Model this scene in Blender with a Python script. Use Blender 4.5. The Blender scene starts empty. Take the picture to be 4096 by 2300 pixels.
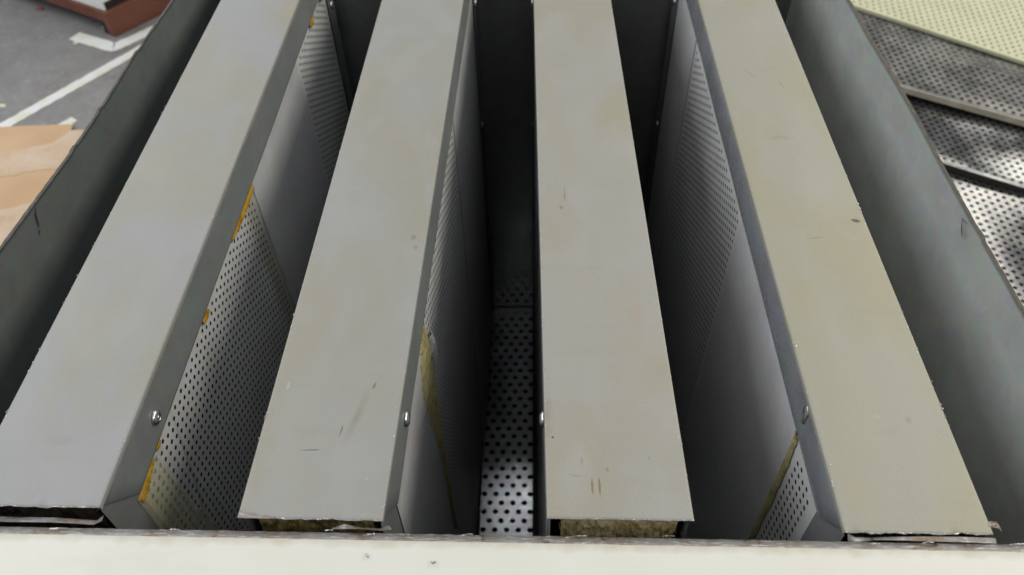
import bpy, math, random
import numpy as np
from mathutils import Matrix, Vector, noise as mnoise

random.seed(7)
rng = np.random.default_rng(7)
S = bpy.context.scene
COL = S.collection

# ------------------------------------------------------------------ camera
cam_d = bpy.data.cameras.new('camera')
cam = bpy.data.objects.new('camera', cam_d)
COL.objects.link(cam)
S.camera = cam
cam_d.sensor_width = 36.0
cam_d.lens = 27.99
cam_d.clip_start = 0.02
cam_d.clip_end = 60
cam.matrix_world = Matrix(((0.9996, 0.0, 0.0285, 0.0),
                           (0.0189, 0.7472, -0.6643, 0.0),
                           (-0.0213, 0.6646, 0.7469, 0.5),
                           (0, 0, 0, 1)))
cam_d.dof.use_dof = True
cam_d.dof.focus_distance = 0.66
cam_d.dof.aperture_fstop = 8.0

# ------------------------------------------------------------------ world and lamps
W = bpy.data.worlds.new('World')
S.world = W
W.use_nodes = True
W.node_tree.nodes['Background'].inputs[0].default_value = (0.93, 0.97, 1.0, 1)
W.node_tree.nodes['Background'].inputs[1].default_value = 0.26

S.view_settings.view_transform = 'Standard'
S.view_settings.look = 'None'
S.view_settings.exposure = 0.0
S.view_settings.gamma = 1.0
S.view_settings.use_curve_mapping = False


def ceiling_lamp(x, y, power, col, lx=0.28, ly=1.2, z=1.95):
    d = bpy.data.lights.new('ceiling_lamp', 'AREA')
    d.shape = 'RECTANGLE'
    d.size, d.size_y = lx, ly
    d.energy = power
    d.color = col
    o = bpy.data.objects.new('ceiling_lamp', d)
    COL.objects.link(o)
    o.location = (x, y, z)
    return o


# fluorescent battens of the workshop ceiling, in rows
WARM, COOL = (1.0, 0.96, 0.84), (0.95, 0.97, 1.0)
for (x, y, p, c, lx, ly) in ((-2.7, 1.9, 159, COOL, 2.6, 7.0), (2.3, 1.7, 140, WARM, 1.4, 6.6),
                             (-0.10, 2.18, 2.4, (0.95, 0.98, 1.0), 0.30, 0.42), (3.35, 4.35, 8, WARM, 0.45, 0.8)):
    ceiling_lamp(x, y, p, c, lx, ly)

GROUND = -0.82

# ------------------------------------------------------------------ material helpers


class NT:
    def __init__(s, name):
        s.m = bpy.data.materials.new(name)
        s.m.use_nodes = True
        s.t = s.m.node_tree
        s.b = s.t.nodes['Principled BSDF']
        s.co = s.t.nodes.new('ShaderNodeTexCoord').outputs['Object']

    def n(s, typ, **kw):
        nd = s.t.nodes.new(typ)
        for k, v in kw.items():
            setattr(nd, k, v)
        return nd

    def link(s, a, b):
        s.t.links.new(a, b)

    def mapping(s, scale=(1, 1, 1), loc=(0, 0, 0), rot=(0, 0, 0)):
        m = s.n('ShaderNodeMapping')
        m.inputs['Scale'].default_value = scale
        m.inputs['Location'].default_value = loc
        m.inputs['Rotation'].default_value = rot
        s.link(s.co, m.inputs['Vector'])
        return m.outputs[0]

    def noise(s, scale, detail=4, rough=0.55, vec=None, dist=0.0):
        nd = s.n('ShaderNodeTexNoise')
        nd.inputs['Scale'].default_value = scale
        nd.inputs['Detail'].default_value = detail
        nd.inputs['Roughness'].default_value = rough
        nd.inputs['Distortion'].default_value = dist
        s.link(vec if vec is not None else s.co, nd.inputs['Vector'])
        return nd.outputs['Fac']

    def ramp(s, fac, stops):
        r = s.n('ShaderNodeValToRGB')
        e = r.color_ramp.elements
        while len(e) < len(stops):
            e.new(0.5)
        for i, (p, c) in enumerate(stops):
            e[i].position = p
            e[i].color = (c, c, c, 1) if isinstance(c, (int, float)) else (*c, 1)
        s.link(fac, r.inputs[0])
        return r.outputs[0]

    def mix(s, fac, a, b, blend='MIX'):
        m = s.n('ShaderNodeMix', data_type='RGBA', blend_type=blend)
        for sock, v in ((m.inputs[0], fac), (m.inputs[6], a), (m.inputs[7], b)):
            if hasattr(v, 'is_output'):
                s.link(v, sock)
            elif isinstance(v, (int, float)):
                sock.default_value = v
            else:
                sock.default_value = (*v, 1)
        return m.outputs[2]

    def math(s, op, a, b=0.0, c=None, clamp=False):
        m = s.n('ShaderNodeMath', operation=op, use_clamp=clamp)
        for i, v in enumerate((a, b, c)):
            if v is None:
                continue
            if hasattr(v, 'is_output'):
                s.link(v, m.inputs[i])
            else:
                m.inputs[i].default_value = v
        return m.outputs[0]

    def xyz(s):
        sp = s.n('ShaderNodeSeparateXYZ')
        s.link(s.co, sp.inputs[0])
        return sp.outputs

    def spot(s, cx, cy, rx, ry, rot=0.0, warp=0.3, wscale=60, soft=0.5, axes='XY'):
        """an elliptical stain with a ragged outline: 1 inside, 0 outside"""
        o = s.xyz()
        a, b = {'XY': (o[0], o[1]), 'YZ': (o[1], o[2])}[axes]
        u = s.math('SUBTRACT', a, cx)
        v = s.math('SUBTRACT', b, cy)
        c_, s_ = math.cos(rot), math.sin(rot)
        uu = s.math('ADD', s.math('MULTIPLY', u, c_ / rx), s.math('MULTIPLY', v, s_ / rx))
        vv = s.math('ADD', s.math('MULTIPLY', u, -s_ / ry), s.math('MULTIPLY', v, c_ / ry))
        d = s.math('SQRT', s.math('ADD', s.math('MULTIPLY', uu, uu), s.math('MULTIPLY', vv, vv)))
        nz = s.math('MULTIPLY', s.math('SUBTRACT', s.noise(wscale, 3), 0.5), warp * 4)
        d = s.math('ADD', d, nz)
        mr = s.n('ShaderNodeMapRange')
        s.link(d, mr.inputs[0])
        mr.inputs[1].default_value = 1.0
        mr.inputs[2].default_value = 1.0 - soft
        mr.inputs[3].default_value = 0
        mr.inputs[4].default_value = 1
        return mr.outputs[0]

    def bump(s, h, strength=0.2, dist=0.001):
        b = s.n('ShaderNodeBump')
        b.inputs['Strength'].default_value = strength
        b.inputs['Distance'].default_value = dist
        s.link(h, b.inputs['Height'])
        s.link(b.outputs[0], s.b.inputs['Normal'])

    def out(s, col, rough=0.5, metal=0.0, spec=0.5):
        for k, v in (('Base Color', col), ('Roughness', rough), ('Metallic', metal), ('Specular IOR Level', spec)):
            i = s.b.inputs[k]
            if hasattr(v, 'is_output'):
                s.link(v, i)
            elif isinstance(v, (int, float)):
                i.default_value = v
            else:
                i.default_value = (*v, 1)
        return s.m


def cover_material(name, seed, stains, tint=(0.37, 0.365, 0.345)):
    """grey zinc-coated sheet with beige cloudy patches, specks and handling marks"""
    t = NT(name)
    off = t.mapping(loc=(seed * 3.1, seed * 1.7, 0), scale=(1.0, 0.55, 1))
    big = t.noise(9, 4, 0.55, off, 0.6)
    big2 = t.noise(21, 5, 0.6, off, 0.3)
    warm = (tint[0] * 0.985, tint[1] * 0.95, tint[2] * 0.84)
    cold = (tint[0] * 1.04, tint[1] * 1.05, tint[2] * 1.09)
    c = t.mix(t.ramp(big, [(0.42, 0), (0.60, 1)]), tint, warm)
    c = t.mix(t.ramp(big2, [(0.5, 0), (0.7, 0.8)]), c, cold)
    # rubbed streaks across the sheet
    st = t.noise(7, 5, 0.6, t.mapping(scale=(1.2, 9, 1), loc=(seed, 0, 0)))
    c = t.mix(t.ramp(st, [(0.55, 0), (0.8, 0.22)]), c, (tint[0] * 0.8, tint[1] * 0.78, tint[2] * 0.72))
    # fine dark specks
    sp = t.noise(330, 2, 0.5, off)
    c = t.mix(t.ramp(sp, [(0.765, 0), (0.79, 0.6)]), c, (0.13, 0.12, 0.1))
    sp2 = t.noise(260, 2, 0.5, t.mapping(loc=(seed * 7, 4, 1)))
    c = t.mix(t.ramp(sp2, [(0.785, 0), (0.8, 0.7)]), c, (0.75, 0.75, 0.73))
    for s_ in stains:
        k = dict(s_)
        colr = k.pop('col')
        amt = k.pop('amt', 0.7)
        c = t.mix(t.math('MULTIPLY', t.spot(**k), amt), c, colr)
    # hairline scuffs in two directions
    for (sc_, rz_, lo_) in (((30, 900, 1), 0.35, 0.71), ((700, 22, 1), -0.2, 0.72)):
        hs = t.noise(1, 3, 0.6, t.mapping(scale=sc_, rot=(0, 0, rz_), loc=(seed * 5, seed, 0)))
        c = t.mix(t.ramp(hs, [(lo_, 0), (lo_ + 0.06, 0.30)]), c, (0.52, 0.52, 0.50))
    grain = t.noise(900, 2, 0.6)
    c = t.mix(0.10, c, t.ramp(grain, [(0.2, 0.0), (0.8, 1.0)]), 'OVERLAY')
    r = t.ramp(big2, [(0.3, 0.5), (0.7, 0.62)])
    t.bump(t.math('ADD', t.math('MULTIPLY', t.noise(5, 2, 0.5, off), 4.0), t.math('MULTIPLY', grain, 0.05)), 0.25, 0.0015)
    return t.out(c, r, 0.25, 0.4)


def galv_material(name, base=(0.6, 0.6, 0.6), rough=0.4, metal=0.55, mottling=0.12, stain=None, bumpy=0.25):
    t = NT(name)
    v = t.n('ShaderNodeTexVoronoi')
    v.inputs['Scale'].default_value = 90
    t.link(t.co, v.inputs['Vector'])
    n1 = t.noise(12, 5, 0.6)
    n2 = t.noise(60, 4, 0.6)
    k = t.math('ADD', t.math('MULTIPLY', n1, 0.7), t.math('MULTIPLY', n2, 0.3))
    lo = tuple(b * (1 - mottling) for b in base)
    hi = tuple(min(1, b * (1 + mottling)) for b in base)
    c = t.mix(t.ramp(k, [(0.35, 0), (0.65, 1)]), lo, hi)
    c = t.mix(0.06, c, v.outputs['Color'], 'OVERLAY')
    c = t.mix(t.ramp(t.noise(200, 3), [(0.74, 0), (0.78, 0.35)]), c, tuple(b * 0.35 for b in base))
    if stain:
        for s_ in stain:
            kk = dict(s_)
            colr = kk.pop('col')
            amt = kk.pop('amt', 0.6)
            c = t.mix(t.math('MULTIPLY', t.spot(**kk), amt), c, colr)
    r = t.ramp(n1, [(0.3, rough - 0.07), (0.7, rough + 0.09)])
    t.bump(t.math('ADD', n1, t.math('MULTIPLY', n2, 0.15)), bumpy, 0.002)
    return t.out(c, r, metal, 0.5)


def raw_cut_material(name, warm=1.0):
    """sawn sheet edge: dull metal with bright scratches and brown oxide"""
    t = NT(name)
    sc = t.noise(1, 5, 0.65, t.mapping(scale=(110, 900, 300), rot=(0, 0, 0.35)))
    br = t.noise(45, 4, 0.6)
    c = t.mix(t.ramp(br, [(0.35, 0), (0.65, 1)]), (0.34, 0.335, 0.33), (0.24 * warm, 0.19, 0.15))
    c = t.mix(t.ramp(sc, [(0.52, 0), (0.70, 1)]), c, (0.72, 0.72, 0.74))
    c = t.mix(t.ramp(t.noise(90, 4), [(0.62, 0), (0.7, 0.8)]), c, (0.05, 0.04, 0.035))
    t.bump(sc, 0.8, 0.0008)
    return t.out(c, 0.38, 0.6, 0.5)


def simple(name, col, rough=0.5, metal=0.0, var=0.15, scale=40, bump=0.0, spec=0.5):
    t = NT(name)
    n = t.noise(scale, 4, 0.6)
    c = t.mix(t.ramp(n, [(0.3, 0), (0.7, 1)]), tuple(x * (1 - var) for x in col), tuple(min(1, x * (1 + var)) for x in col))
    if bump:
        t.bump(n, bump, 0.003)
    return t.out(c, rough, metal, spec)


M = {}
M['cream'] = None
t = NT('cream_paint')
c = t.mix(t.ramp(t.noise(14, 4), [(0.35, 0), (0.7, 1)]), (0.745, 0.735, 0.665), (0.775, 0.77, 0.72))
c = t.mix(t.ramp(t.noise(8, 5, 0.65, t.mapping(scale=(1, 3, 1), rot=(0, 0, 0.5))), [(0.56, 0), (0.75, 0.3)]), c, (0.60, 0.58, 0.49))
c = t.mix(t.ramp(t.noise(240, 2), [(0.785, 0), (0.80, 0.5)]), c, (0.25, 0.22, 0.18))
# grime along the sawn edge (the flange's own edge runs at y = 0.226 less a slope)
o = t.xyz()
edge = t.math('SUBTRACT', t.math('SUBTRACT', 0.2222, t.math('MULTIPLY', o[0], 0.0093)), o[1])
edge = t.math('ADD', edge, t.math('MULTIPLY', t.math('SUBTRACT', t.noise(70, 4), 0.5), 0.010))
mr = t.n('ShaderNodeMapRange')
t.link(edge, mr.inputs[0])
mr.inputs[1].default_value = 0.006
mr.inputs[2].default_value = 0.0
c = t.mix(t.math('MULTIPLY', mr.outputs[0], 0.55), c, (0.46, 0.40, 0.29))
t.bump(t.noise(500, 2), 0.12, 0.0005)
M['cream'] = t.out(c, 0.42, 0.0, 0.4)

M['cut'] = raw_cut_material('sawn_metal_edge')
M['cut_brown'] = simple('oxidised_wall_edge', (0.11, 0.095, 0.08), 0.65, 0.2, 0.35, 120, 0.4)
M['bright_burr'] = simple('bright_burr', (0.78, 0.78, 0.8), 0.25, 0.9, 0.2, 200, 0.6)
M['lip'] = galv_material('shaded_lip_sheet', (0.25, 0.265, 0.265), 0.42, 0.3, 0.06, None, 0.2)  # same sheet as the covers, coloured darker for the shade on the lips
M['lip_shiny'] = galv_material('shiny_lip_sheet', (0.46, 0.48, 0.52), 0.26, 0.6, 0.06, None, 0.25)
M['endstrip'] = galv_material('end_strip_sheet', (0.19, 0.197, 0.197), 0.5, 0.25, 0.08)
M['plain'] = galv_material('plain_side_sheet', (0.60, 0.60, 0.61), 0.42, 0.25, 0.05, None, 0.15)
M['plain_warm'] = M['plain']
M['perf'] = galv_material('perforated_side_sheet', (0.68, 0.68, 0.68), 0.42, 0.25, 0.07, None, 0.15)
M['perf_stained'] = galv_material('stained_perforated_sheet', (0.68, 0.68, 0.68), 0.42, 0.25, 0.07, [
    dict(cx=0.272, cy=-0.12, rx=0.034, ry=0.2, warp=0.22, wscale=30, soft=0.35, axes='YZ', col=(0.50, 0.47, 0.30), amt=0.75),
    dict(cx=0.63, cy=-0.15, rx=0.035, ry=0.5, warp=0.15, wscale=25, soft=0.3, axes='YZ', col=(0.50, 0.48, 0.36), amt=0.6),
    dict(cx=0.335, cy=-0.13, rx=0.003, ry=0.10, rot=-0.25, warp=0.1, wscale=60, soft=0.6, axes='YZ', col=(0.30, 0.30, 0.29), amt=0.5)], 0.15)
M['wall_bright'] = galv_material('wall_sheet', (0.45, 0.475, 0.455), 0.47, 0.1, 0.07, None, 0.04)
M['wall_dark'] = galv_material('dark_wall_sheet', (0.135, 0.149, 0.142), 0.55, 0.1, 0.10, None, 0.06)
M['wall_back'] = galv_material('back_wall_sheet', (0.31, 0.32, 0.31), 0.14, 0.6, 0.12, None, 0.15)
M['floor_sheet'] = galv_material('perforated_floor_sheet', (0.42, 0.42, 0.435), 0.21, 0.8, 0.25, None, 0.3)
M['gap_dark'] = simple('gap_black', (0.02, 0.02, 0.02), 0.6)
M['rivet'] = simple('aluminium_rivet', (0.62, 0.63, 0.64), 0.24, 0.95, 0.1, 300, 0.15)
M['core'] = simple('black_tissue', (0.018, 0.017, 0.016), 0.9, 0, 0.4, 90)
M['flake_bright'] = simple('sparkle_chip', (0.6, 0.6, 0.58), 0.35, 0.5, 0.5, 300)
M['scratch'] = simple('scratch', (0.02, 0.02, 0.02), 0.5)


def wool_material(name, a, b, dark):
    t = NT(name)
    fib = t.noise(1, 6, 0.7, t.mapping(scale=(420, 420, 60)))
    cl = t.noise(70, 5, 0.65, None, 0.5)
    c = t.mix(t.ramp(fib, [(0.3, 0), (0.7, 1)]), a, b)
    c = t.mix(t.ramp(cl, [(0.47, 0), (0.66, 1)]), c, dark)
    t.bump(t.math('ADD', fib, cl), 1.0, 0.004)
    return t.out(c, 0.9, 0, 0.1)


M['wool'] = wool_material('mineral_wool', (0.85, 0.66, 0.27), (0.97, 0.92, 0.66), (0.50, 0.33, 0.10))
M['wool_dirty'] = wool_material('dirty_mineral_wool', (0.26, 0.17, 0.06), (0.62, 0.52, 0.22), (0.04, 0.03, 0.02))
M['wool_black'] = wool_material('dark_mineral_wool', (0.05, 0.035, 0.02), (0.10, 0.08, 0.06), (0.012, 0.012, 0.012))  # near-black wool for the dark ends of the first and last splitters
M['ochre'] = wool_material('ochre_sealant', (0.62, 0.33, 0.03), (0.72, 0.45, 0.06), (0.36, 0.17, 0.02))
M['olive'] = wool_material('olive_sealant', (0.44, 0.40, 0.18), (0.58, 0.53, 0.30), (0.36, 0.28, 0.12))
t = NT('yellowed_film')
n_ = t.noise(40, 4, 0.6)
t.link(t.ramp(n_, [(0.3, 0.30), (0.7, 0.48)]), t.b.inputs['Alpha'])
M['film'] = t.out(t.mix(t.ramp(n_, [(0.3, 0), (0.7, 1)]), (0.50, 0.47, 0.28), (0.58, 0.56, 0.40)), 0.35)
t = NT('clear_film')
n_ = t.noise(60, 4, 0.6)
t.link(t.ramp(n_, [(0.35, 0.05), (0.7, 0.25)]), t.b.inputs['Alpha'])
M['film_clear'] = t.out((0.45, 0.45, 0.42), 0.25)
M['flake'] = simple('peeled_film', (0.45, 0.46, 0.45), 0.5)

# ------------------------------------------------------------------ mesh helpers


def mesh(name, verts, faces, mats, mi=None, smooth=False):
    me = bpy.data.meshes.new(name)
    me.from_pydata([tuple(map(float, v)) for v in verts], [], faces)
    for m in (mats if isinstance(mats, (list, tuple)) else [mats]):
        me.materials.append(m)
    if mi is not None:
        me.polygons.foreach_set('material_index', mi)
    if smooth:
        me.polygons.foreach_set('use_smooth', [True] * len(me.polygons))
    me.update()
    return me


def obj(name, me, parent=None, loc=None):
    o = bpy.data.objects.new(name, me)
    COL.objects.link(o)
    if parent is not None:
        o.parent = parent
    if loc is not None:
        o.location = loc
    return o


def tag(o, label=None, cat=None, group=None, kind=None):
    for k, v in (('label', label), ('category', cat), ('group', group), ('kind', kind)):
        if v:
            o[k] = v
    return o


def thing(name, label, cat, loc, group=None):
    o = bpy.data.objects.new(name, None)
    o.empty_display_size = 0.05
    COL.objects.link(o)
    o.location = loc
    return tag(o, label, cat, group)


def box_data(x0, x1, y0, y1, z0, z1):
    v = [(x, y, z) for z in (z0, z1) for y in (y0, y1) for x in (x0, x1)]
    f = [(0, 2, 3, 1), (4, 5, 7, 6), (0, 1, 5, 4), (2, 6, 7, 3), (0, 4, 6, 2), (1, 3, 7, 5)]
    return v, f


def bevel(me, w, seg=2):
    import bmesh
    bm = bmesh.new()
    bm.from_mesh(me)
    bmesh.ops.bevel(bm, geom=list(bm.edges), offset=w, segments=seg, affect='EDGES', profile=0.5)
    bm.to_mesh(me)
    bm.free()
    return me


def perf_data(w, h, p, d, margin=0.004, nseg=8):
    """flat sheet in (u, v), u in 0..w, v in 0..h, round holes staggered at 60 degrees, columns along v"""
    cw = p * 0.8660254
    ncol = max(1, int((w - 2 * margin) / cw))
    nrow = max(1, int((h - 2 * margin - p / 2) / p))
    gu = (w - ncol * cw) / 2
    gv = (h - nrow * p - p / 2) / 2
    ang = [2 * math.pi * k / nseg for k in range(nseg)]
    inner = np.array([(math.cos(a) * d / 2, math.sin(a) * d / 2) for a in ang])
    a, b = cw / 2, p / 2
    outer = np.array([(a, 0), (a, b), (0, b), (-a, b), (-a, 0), (-a, -b), (0, -b), (a, -b)])
    cell = np.vstack([outer, inner])
    quad = np.array([(k, (k + 1) % 8, 8 + (k + 1) % 8, 8 + k) for k in range(8)])
    ii, jj = np.meshgrid(np.arange(ncol), np.arange(nrow), indexing='ij')
    cu = gu + (ii + 0.5) * cw
    cv = gv + (jj + 0.5) * p + (ii % 2) * p / 2
    cen = np.stack([cu.ravel(), cv.ravel()], 1)
    V = (cen[:, None, :] + cell[None]).reshape(-1, 2)
    Fq = (quad[None] + (np.arange(len(cen)) * 16)[:, None, None]).reshape(-1, 4)
    ev, ef = [], []

    def rect(u0, u1, v0, v1):
        n0 = len(V) + len(ev)
        ev.extend([(u0, v0), (u1, v0), (u1, v1), (u0, v1)])
        ef.append((n0, n0 + 1, n0 + 2, n0 + 3))
    rect(0, gu, 0, h)
    rect(w - gu, w, 0, h)
    for i in range(ncol):
        u0, u1 = gu + i * cw, gu + (i + 1) * cw
        lo = gv + (i % 2) * p / 2
        rect(u0, u1, 0, lo)
        rect(u0, u1, lo + nrow * p, h)
    V = np.vstack([V, np.array(ev)])
    Fq = np.vstack([Fq, np.array(ef)])
    return V, Fq


def mesh_np(name, V3, Fq, mat):
    me = bpy.data.meshes.new(name)
    me.vertices.add(len(V3))
    me.vertices.foreach_set('co', np.asarray(V3, dtype=np.float32).ravel())
    n = len(Fq)
    me.loops.add(n * 4)
    me.loops.foreach_set('vertex_index', np.asarray(Fq, dtype=np.int32).ravel())
    me.polygons.add(n)
    me.polygons.foreach_set('loop_start', np.arange(0, n * 4, 4, dtype=np.int32))
    me.materials.append(mat)
    me.polygons.foreach_set('use_smooth', [False] * n)
    me.update(calc_edges=True)
    me.validate()
    return me


def nz(x, y=0.0, z=0.0):
    return mnoise.noise((x, y, z))


def rivet_mesh(r=0.0066):
    prof = [(r, 0), (r * 0.985, 0.0006), (r * 0.9, 0.0016), (r * 0.7, 0.0026), (r * 0.47, 0.0031), (r * 0.40, 0.0030),
            (r * 0.37, 0.0023), (r * 0.30, 0.0022), (r * 0.27, 0.0028), (r * 0.15, 0.0031), (0.00001, 0.0032)]
    n = 28
    v, f = [], []
    for (rr, hh) in prof:
        for k in range(n):
            a = 2 * math.pi * k / n
            v.append((hh, rr * math.cos(a), rr * math.sin(a)))
    for i in range(len(prof) - 1):
        for k in range(n):
            k2 = (k + 1) % n
            f.append((i * n + k, i * n + k2, (i + 1) * n + k2, (i + 1) * n + k))
    return mesh('rivet', v, f, M['rivet'], smooth=True)


RIVET = rivet_mesh()

# ------------------------------------------------------------------ ground
t = NT('workshop_floor_paint')
n1 = t.noise(2.2, 5, 0.6)
n2 = t.noise(11, 6, 0.65, None, 0.4)
c = t.mix(t.ramp(n1, [(0.35, 0), (0.68, 1)]), (0.160, 0.157, 0.155), (0.215, 0.211, 0.207))
c = t.mix(t.ramp(n2, [(0.48, 0), (0.66, 0.85)]), c, (0.150, 0.132, 0.132))
c = t.mix(t.ramp(t.noise(45, 5, 0.65), [(0.55, 0), (0.75, 0.6)]), c, (0.30, 0.295, 0.285))
c = t.mix(t.ramp(t.noise(60, 3, 0.6, t.mapping(loc=(3, 1, 0))), [(0.68, 0), (0.74, 0.7)]), c, (0.12, 0.09, 0.085))
t.bump(t.noise(120, 4), 0.25, 0.002)
M['ground'] = t.out(c, 0.6, 0, 0.35)
gv = [(-6, -3, GROUND), (7, -3, GROUND), (7, 9, GROUND), (-6, 9, GROUND)]
tag(obj('floor', mesh('floor', gv, [(0, 1, 2, 3)], M['ground'])), kind='structure')

t = NT('worn_line_paint')
c = t.mix(t.ramp(t.noise(18, 5), [(0.45, 0), (0.65, 1)]), (0.62, 0.62, 0.62), (0.56, 0.55, 0.43))
c = t.mix(t.ramp(t.noise(60, 5, 0.7), [(0.63, 0), (0.72, 0.85)]), c, (0.32, 0.31, 0.28))
M['line'] = t.out(c, 0.6)


def ground_strip(name, pts, width, z):
    """painted strip along a polyline, worn ragged edges"""
    v, f = [], []
    P = [Vector(p) for p in pts]
    out = []
    for i in range(len(P) - 1):
        n = max(2, int((P[i + 1] - P[i]).length / 0.012))
        for k in range(n + (1 if i == len(P) - 2 else 0)):
            out.append(P[i].lerp(P[i + 1], k / n))
    for i, q in enumerate(out):
        if 0 < i < len(out) - 1:
            d = (out[i + 1] - out[i - 1]).normalized()
        else:
            d = (out[1] - out[0] if i == 0 else out[-1] - out[-2]).normalized()
        nrm = Vector((-d.y, d.x))
        j = 0.0035 * nz(q.x * 60, q.y * 60) + 0.0015 * nz(q.x * 200, q.y * 200)
        a = q + nrm * (width / 2 + j)
        b = q - nrm * (width / 2 + 0.003 * nz(q.x * 55 + 9, q.y * 55))
        v += [(a.x, a.y, z), (b.x, b.y, z)]
        if i:
            f.append((2 * i - 2, 2 * i - 1, 2 * i + 1, 2 * i))
    return tag(obj(name, mesh(name, v, f, M['line'])), kind='structure')


ground_strip('floor_line', [(-1.86, 1.19), (-1.476, 1.764), (-1.238, 2.121), (-0.6, 3.078)], 0.037, GROUND + 0.0012)
ground_strip('floor_line', [(-1.50, 1.49), (-1.283, 1.803)], 0.030, GROUND + 0.0012)
ground_strip('floor_line', [(-1.452, 2.235), (-1.30, 2.165), (-1.215, 2.262), (-0.9, 2.62)], 0.046, GROUND + 0.0016)

# ------------------------------------------------------------------ casing of the silencer
CY = 0.66
casing = thing('silencer_casing', 'open steel silencer casing with cream front flange and sawn wall edges', 'casing', (-0.03, CY, GROUND + 0.004))
CO = Vector(casing.location)


def rel(verts, org):
    return [(v[0] - org.x, v[1] - org.y, v[2] - org.z) for v in verts]


def part(name, verts, faces, mats, parent, mi=None, smooth=False, org=None, root=None):
    """mesh given in world coordinates, hung under its thing; texture space stays in world units"""
    me = mesh(name, verts, faces, mats, mi, smooth)
    o = bpy.data.objects.new(name, me)
    COL.objects.link(o)
    o.parent = parent
    # cancel the parents' offset, so that Object coordinates equal scene coordinates
    off = Vector((0, 0, 0))
    p = parent
    while p is not None:
        off += Vector(p.location)
        p = p.parent
    o.location = -off
    return o


def hang(name, me, parent):
    o = bpy.data.objects.new(name, me)
    COL.objects.link(o)
    o.parent = parent
    off = Vector((0, 0, 0))
    p = parent
    while p is not None:
        off += Vector(p.location)
        p = p.parent
    o.location = -off
    return o


def place(name, me, parent, loc, rotz=0.0):
    o = hang(name, me, parent)
    o.location = Vector(o.location) + Vector(loc)
    o.rotation_euler = (0, 0, rotz)
    return o


def interp(tab, y):
    return float(np.interp(y, [a for a, b in tab], [b for a, b in tab]))


def side_wall(tab, side, mat, z_top_fun):
    """plate standing along y; inner face, ragged sawn top edge, outer face"""
    ys = np.linspace(0.215, 1.104, 260)
    th = 0.0036 * side
    v, f, mi = [], [], []
    zs = [0, -0.004, -0.02, -0.06, -0.14, -0.3, -0.55, GROUND + 0.014]
    for y in ys:
        x = interp(tab, y)
        zt = z_top_fun(y)
        ji = 0.0005 * nz(y * 90, 3) + 0.0004 * nz(y * 260, 7)
        for k, z in enumerate(zs):
            bow = 0.0015 * nz(y * 3, z * 3, 5)
            v.append((x + bow, y, z + (zt + ji if k == 0 else (zt if k == 1 else 0))))
        v.append((x + th, y, zt - 0.0004 + 0.0006 * nz(y * 120, 11)))
        v.append((x + th, y, GROUND + 0.014))
    m = len(zs) + 2
    for i in range(len(ys) - 1):
        a, b = i * m, (i + 1) * m
        for k in range(len(zs) - 1):
            q = (a + k, b + k, b + k + 1, a + k + 1)
            f.append(q)
            mi.append(0)
        f.append((a, b, b + m - 2, a + m - 2))
        mi.append(1)
        f.append((a + m - 2, b + m - 2, b + m - 1, a + m - 1))
        mi.append(2)
    return part('side_wall', v, f, [mat, M['cut_brown'], M['cream']], casing, mi, True)


RT = [(0.20, 0.3960), (0.416, 0.3924), (0.527, 0.3893), (0.694, 0.3880), (0.913, 0.3800), (1.11, 0.3790)]
LT = [(0.20, -0.4920), (0.489, -0.4778), (0.624, -0.4667), (0.707, -0.4625), (0.803, -0.4622), (0.922, -0.4556), (1.11, -0.4520)]


def right_top(y):
    return 0.0005 * math.sin(y * 9) + 0.0012 * nz(y * 14, 2) + (0.0022 if 0.50 < y < 0.52 else 0) * (0.52 - y) / 0.02


def left_top(y):
    s = 0.0004 * nz(y * 12, 8)
    for (a, d) in ((0.705, 0.0014), (0.83, -0.0016), (0.64, 0.0012)):
        if a - 0.012 < y < a:
            s += d
    return s


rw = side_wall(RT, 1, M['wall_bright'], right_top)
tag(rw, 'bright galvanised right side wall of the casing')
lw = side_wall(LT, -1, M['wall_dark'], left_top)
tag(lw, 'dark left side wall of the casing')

# back wall (the splitters' far ends stand in front of it)
xs = np.linspace(-0.450, 0.3772, 40)
v, f, mi = [], [], []
for x in xs:
    for z in (0.004, -0.1, -0.3, -0.55, GROUND + 0.014):
        v.append((x, 1.10 + 0.0015 * nz(x * 4, z * 4), z))
    v += [(x, 1.1045, 0.004), (x, 1.1045, GROUND + 0.014)]
for i in range(len(xs) - 1):
    a, b = i * 7, i * 7 + 7
    for k in range(4):
        f.append((a + k, a + k + 1, b + k + 1, b + k))
        mi.append(0)
    f += [(a, b, b + 5, a + 5), (a + 5, b + 5, b + 6, a + 6)]
    mi += [1, 2]
part('back_wall', v, f, [M['wall_back'], M['cut_brown'], M['cream']], casing, mi, True)


# front flange: cream top, sawn inner edge
def yin(x):
    return 0.2281 - 0.0093 * (x + 0.015)


xs = np.linspace(-0.52, 0.42, 520)
ZF = -0.0025
v, f, mi = [], [], []
for x in xs:
    y_in = yin(x) + 0.0004 * nz(x * 40, 1) + 0.0003 * nz(x * 260, 4)
    y_p = yin(x) - 0.0058 + 0.0003 * nz(x * 60, 9) + 0.0002 * nz(x * 330, 2)
    v += [(x, y_in, ZF - 0.0042), (x, y_in - 0.0004, ZF - 0.0012 + 0.0005 * nz(x * 150, 20)),
          (x, y_p, ZF), (x, y_p - 0.002, ZF + 0.0001), (x, 0.16, ZF), (x, 0.108, ZF), (x, 0.104, ZF - 0.003), (x, 0.104, -0.12)]
m = 8
for i in range(len(xs) - 1):
    for k in range(m - 1):
        f.append((i * m + k, i * m + k + 1, i * m + m + k + 1, i * m + m + k))
        mi.append(1 if k < 2 else 0)
fl = part('front_flange', v, f, [M['cream'], M['cut']], casing, mi, True)
tag(fl, 'cream painted front flange with a bare sawn edge')
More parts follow.
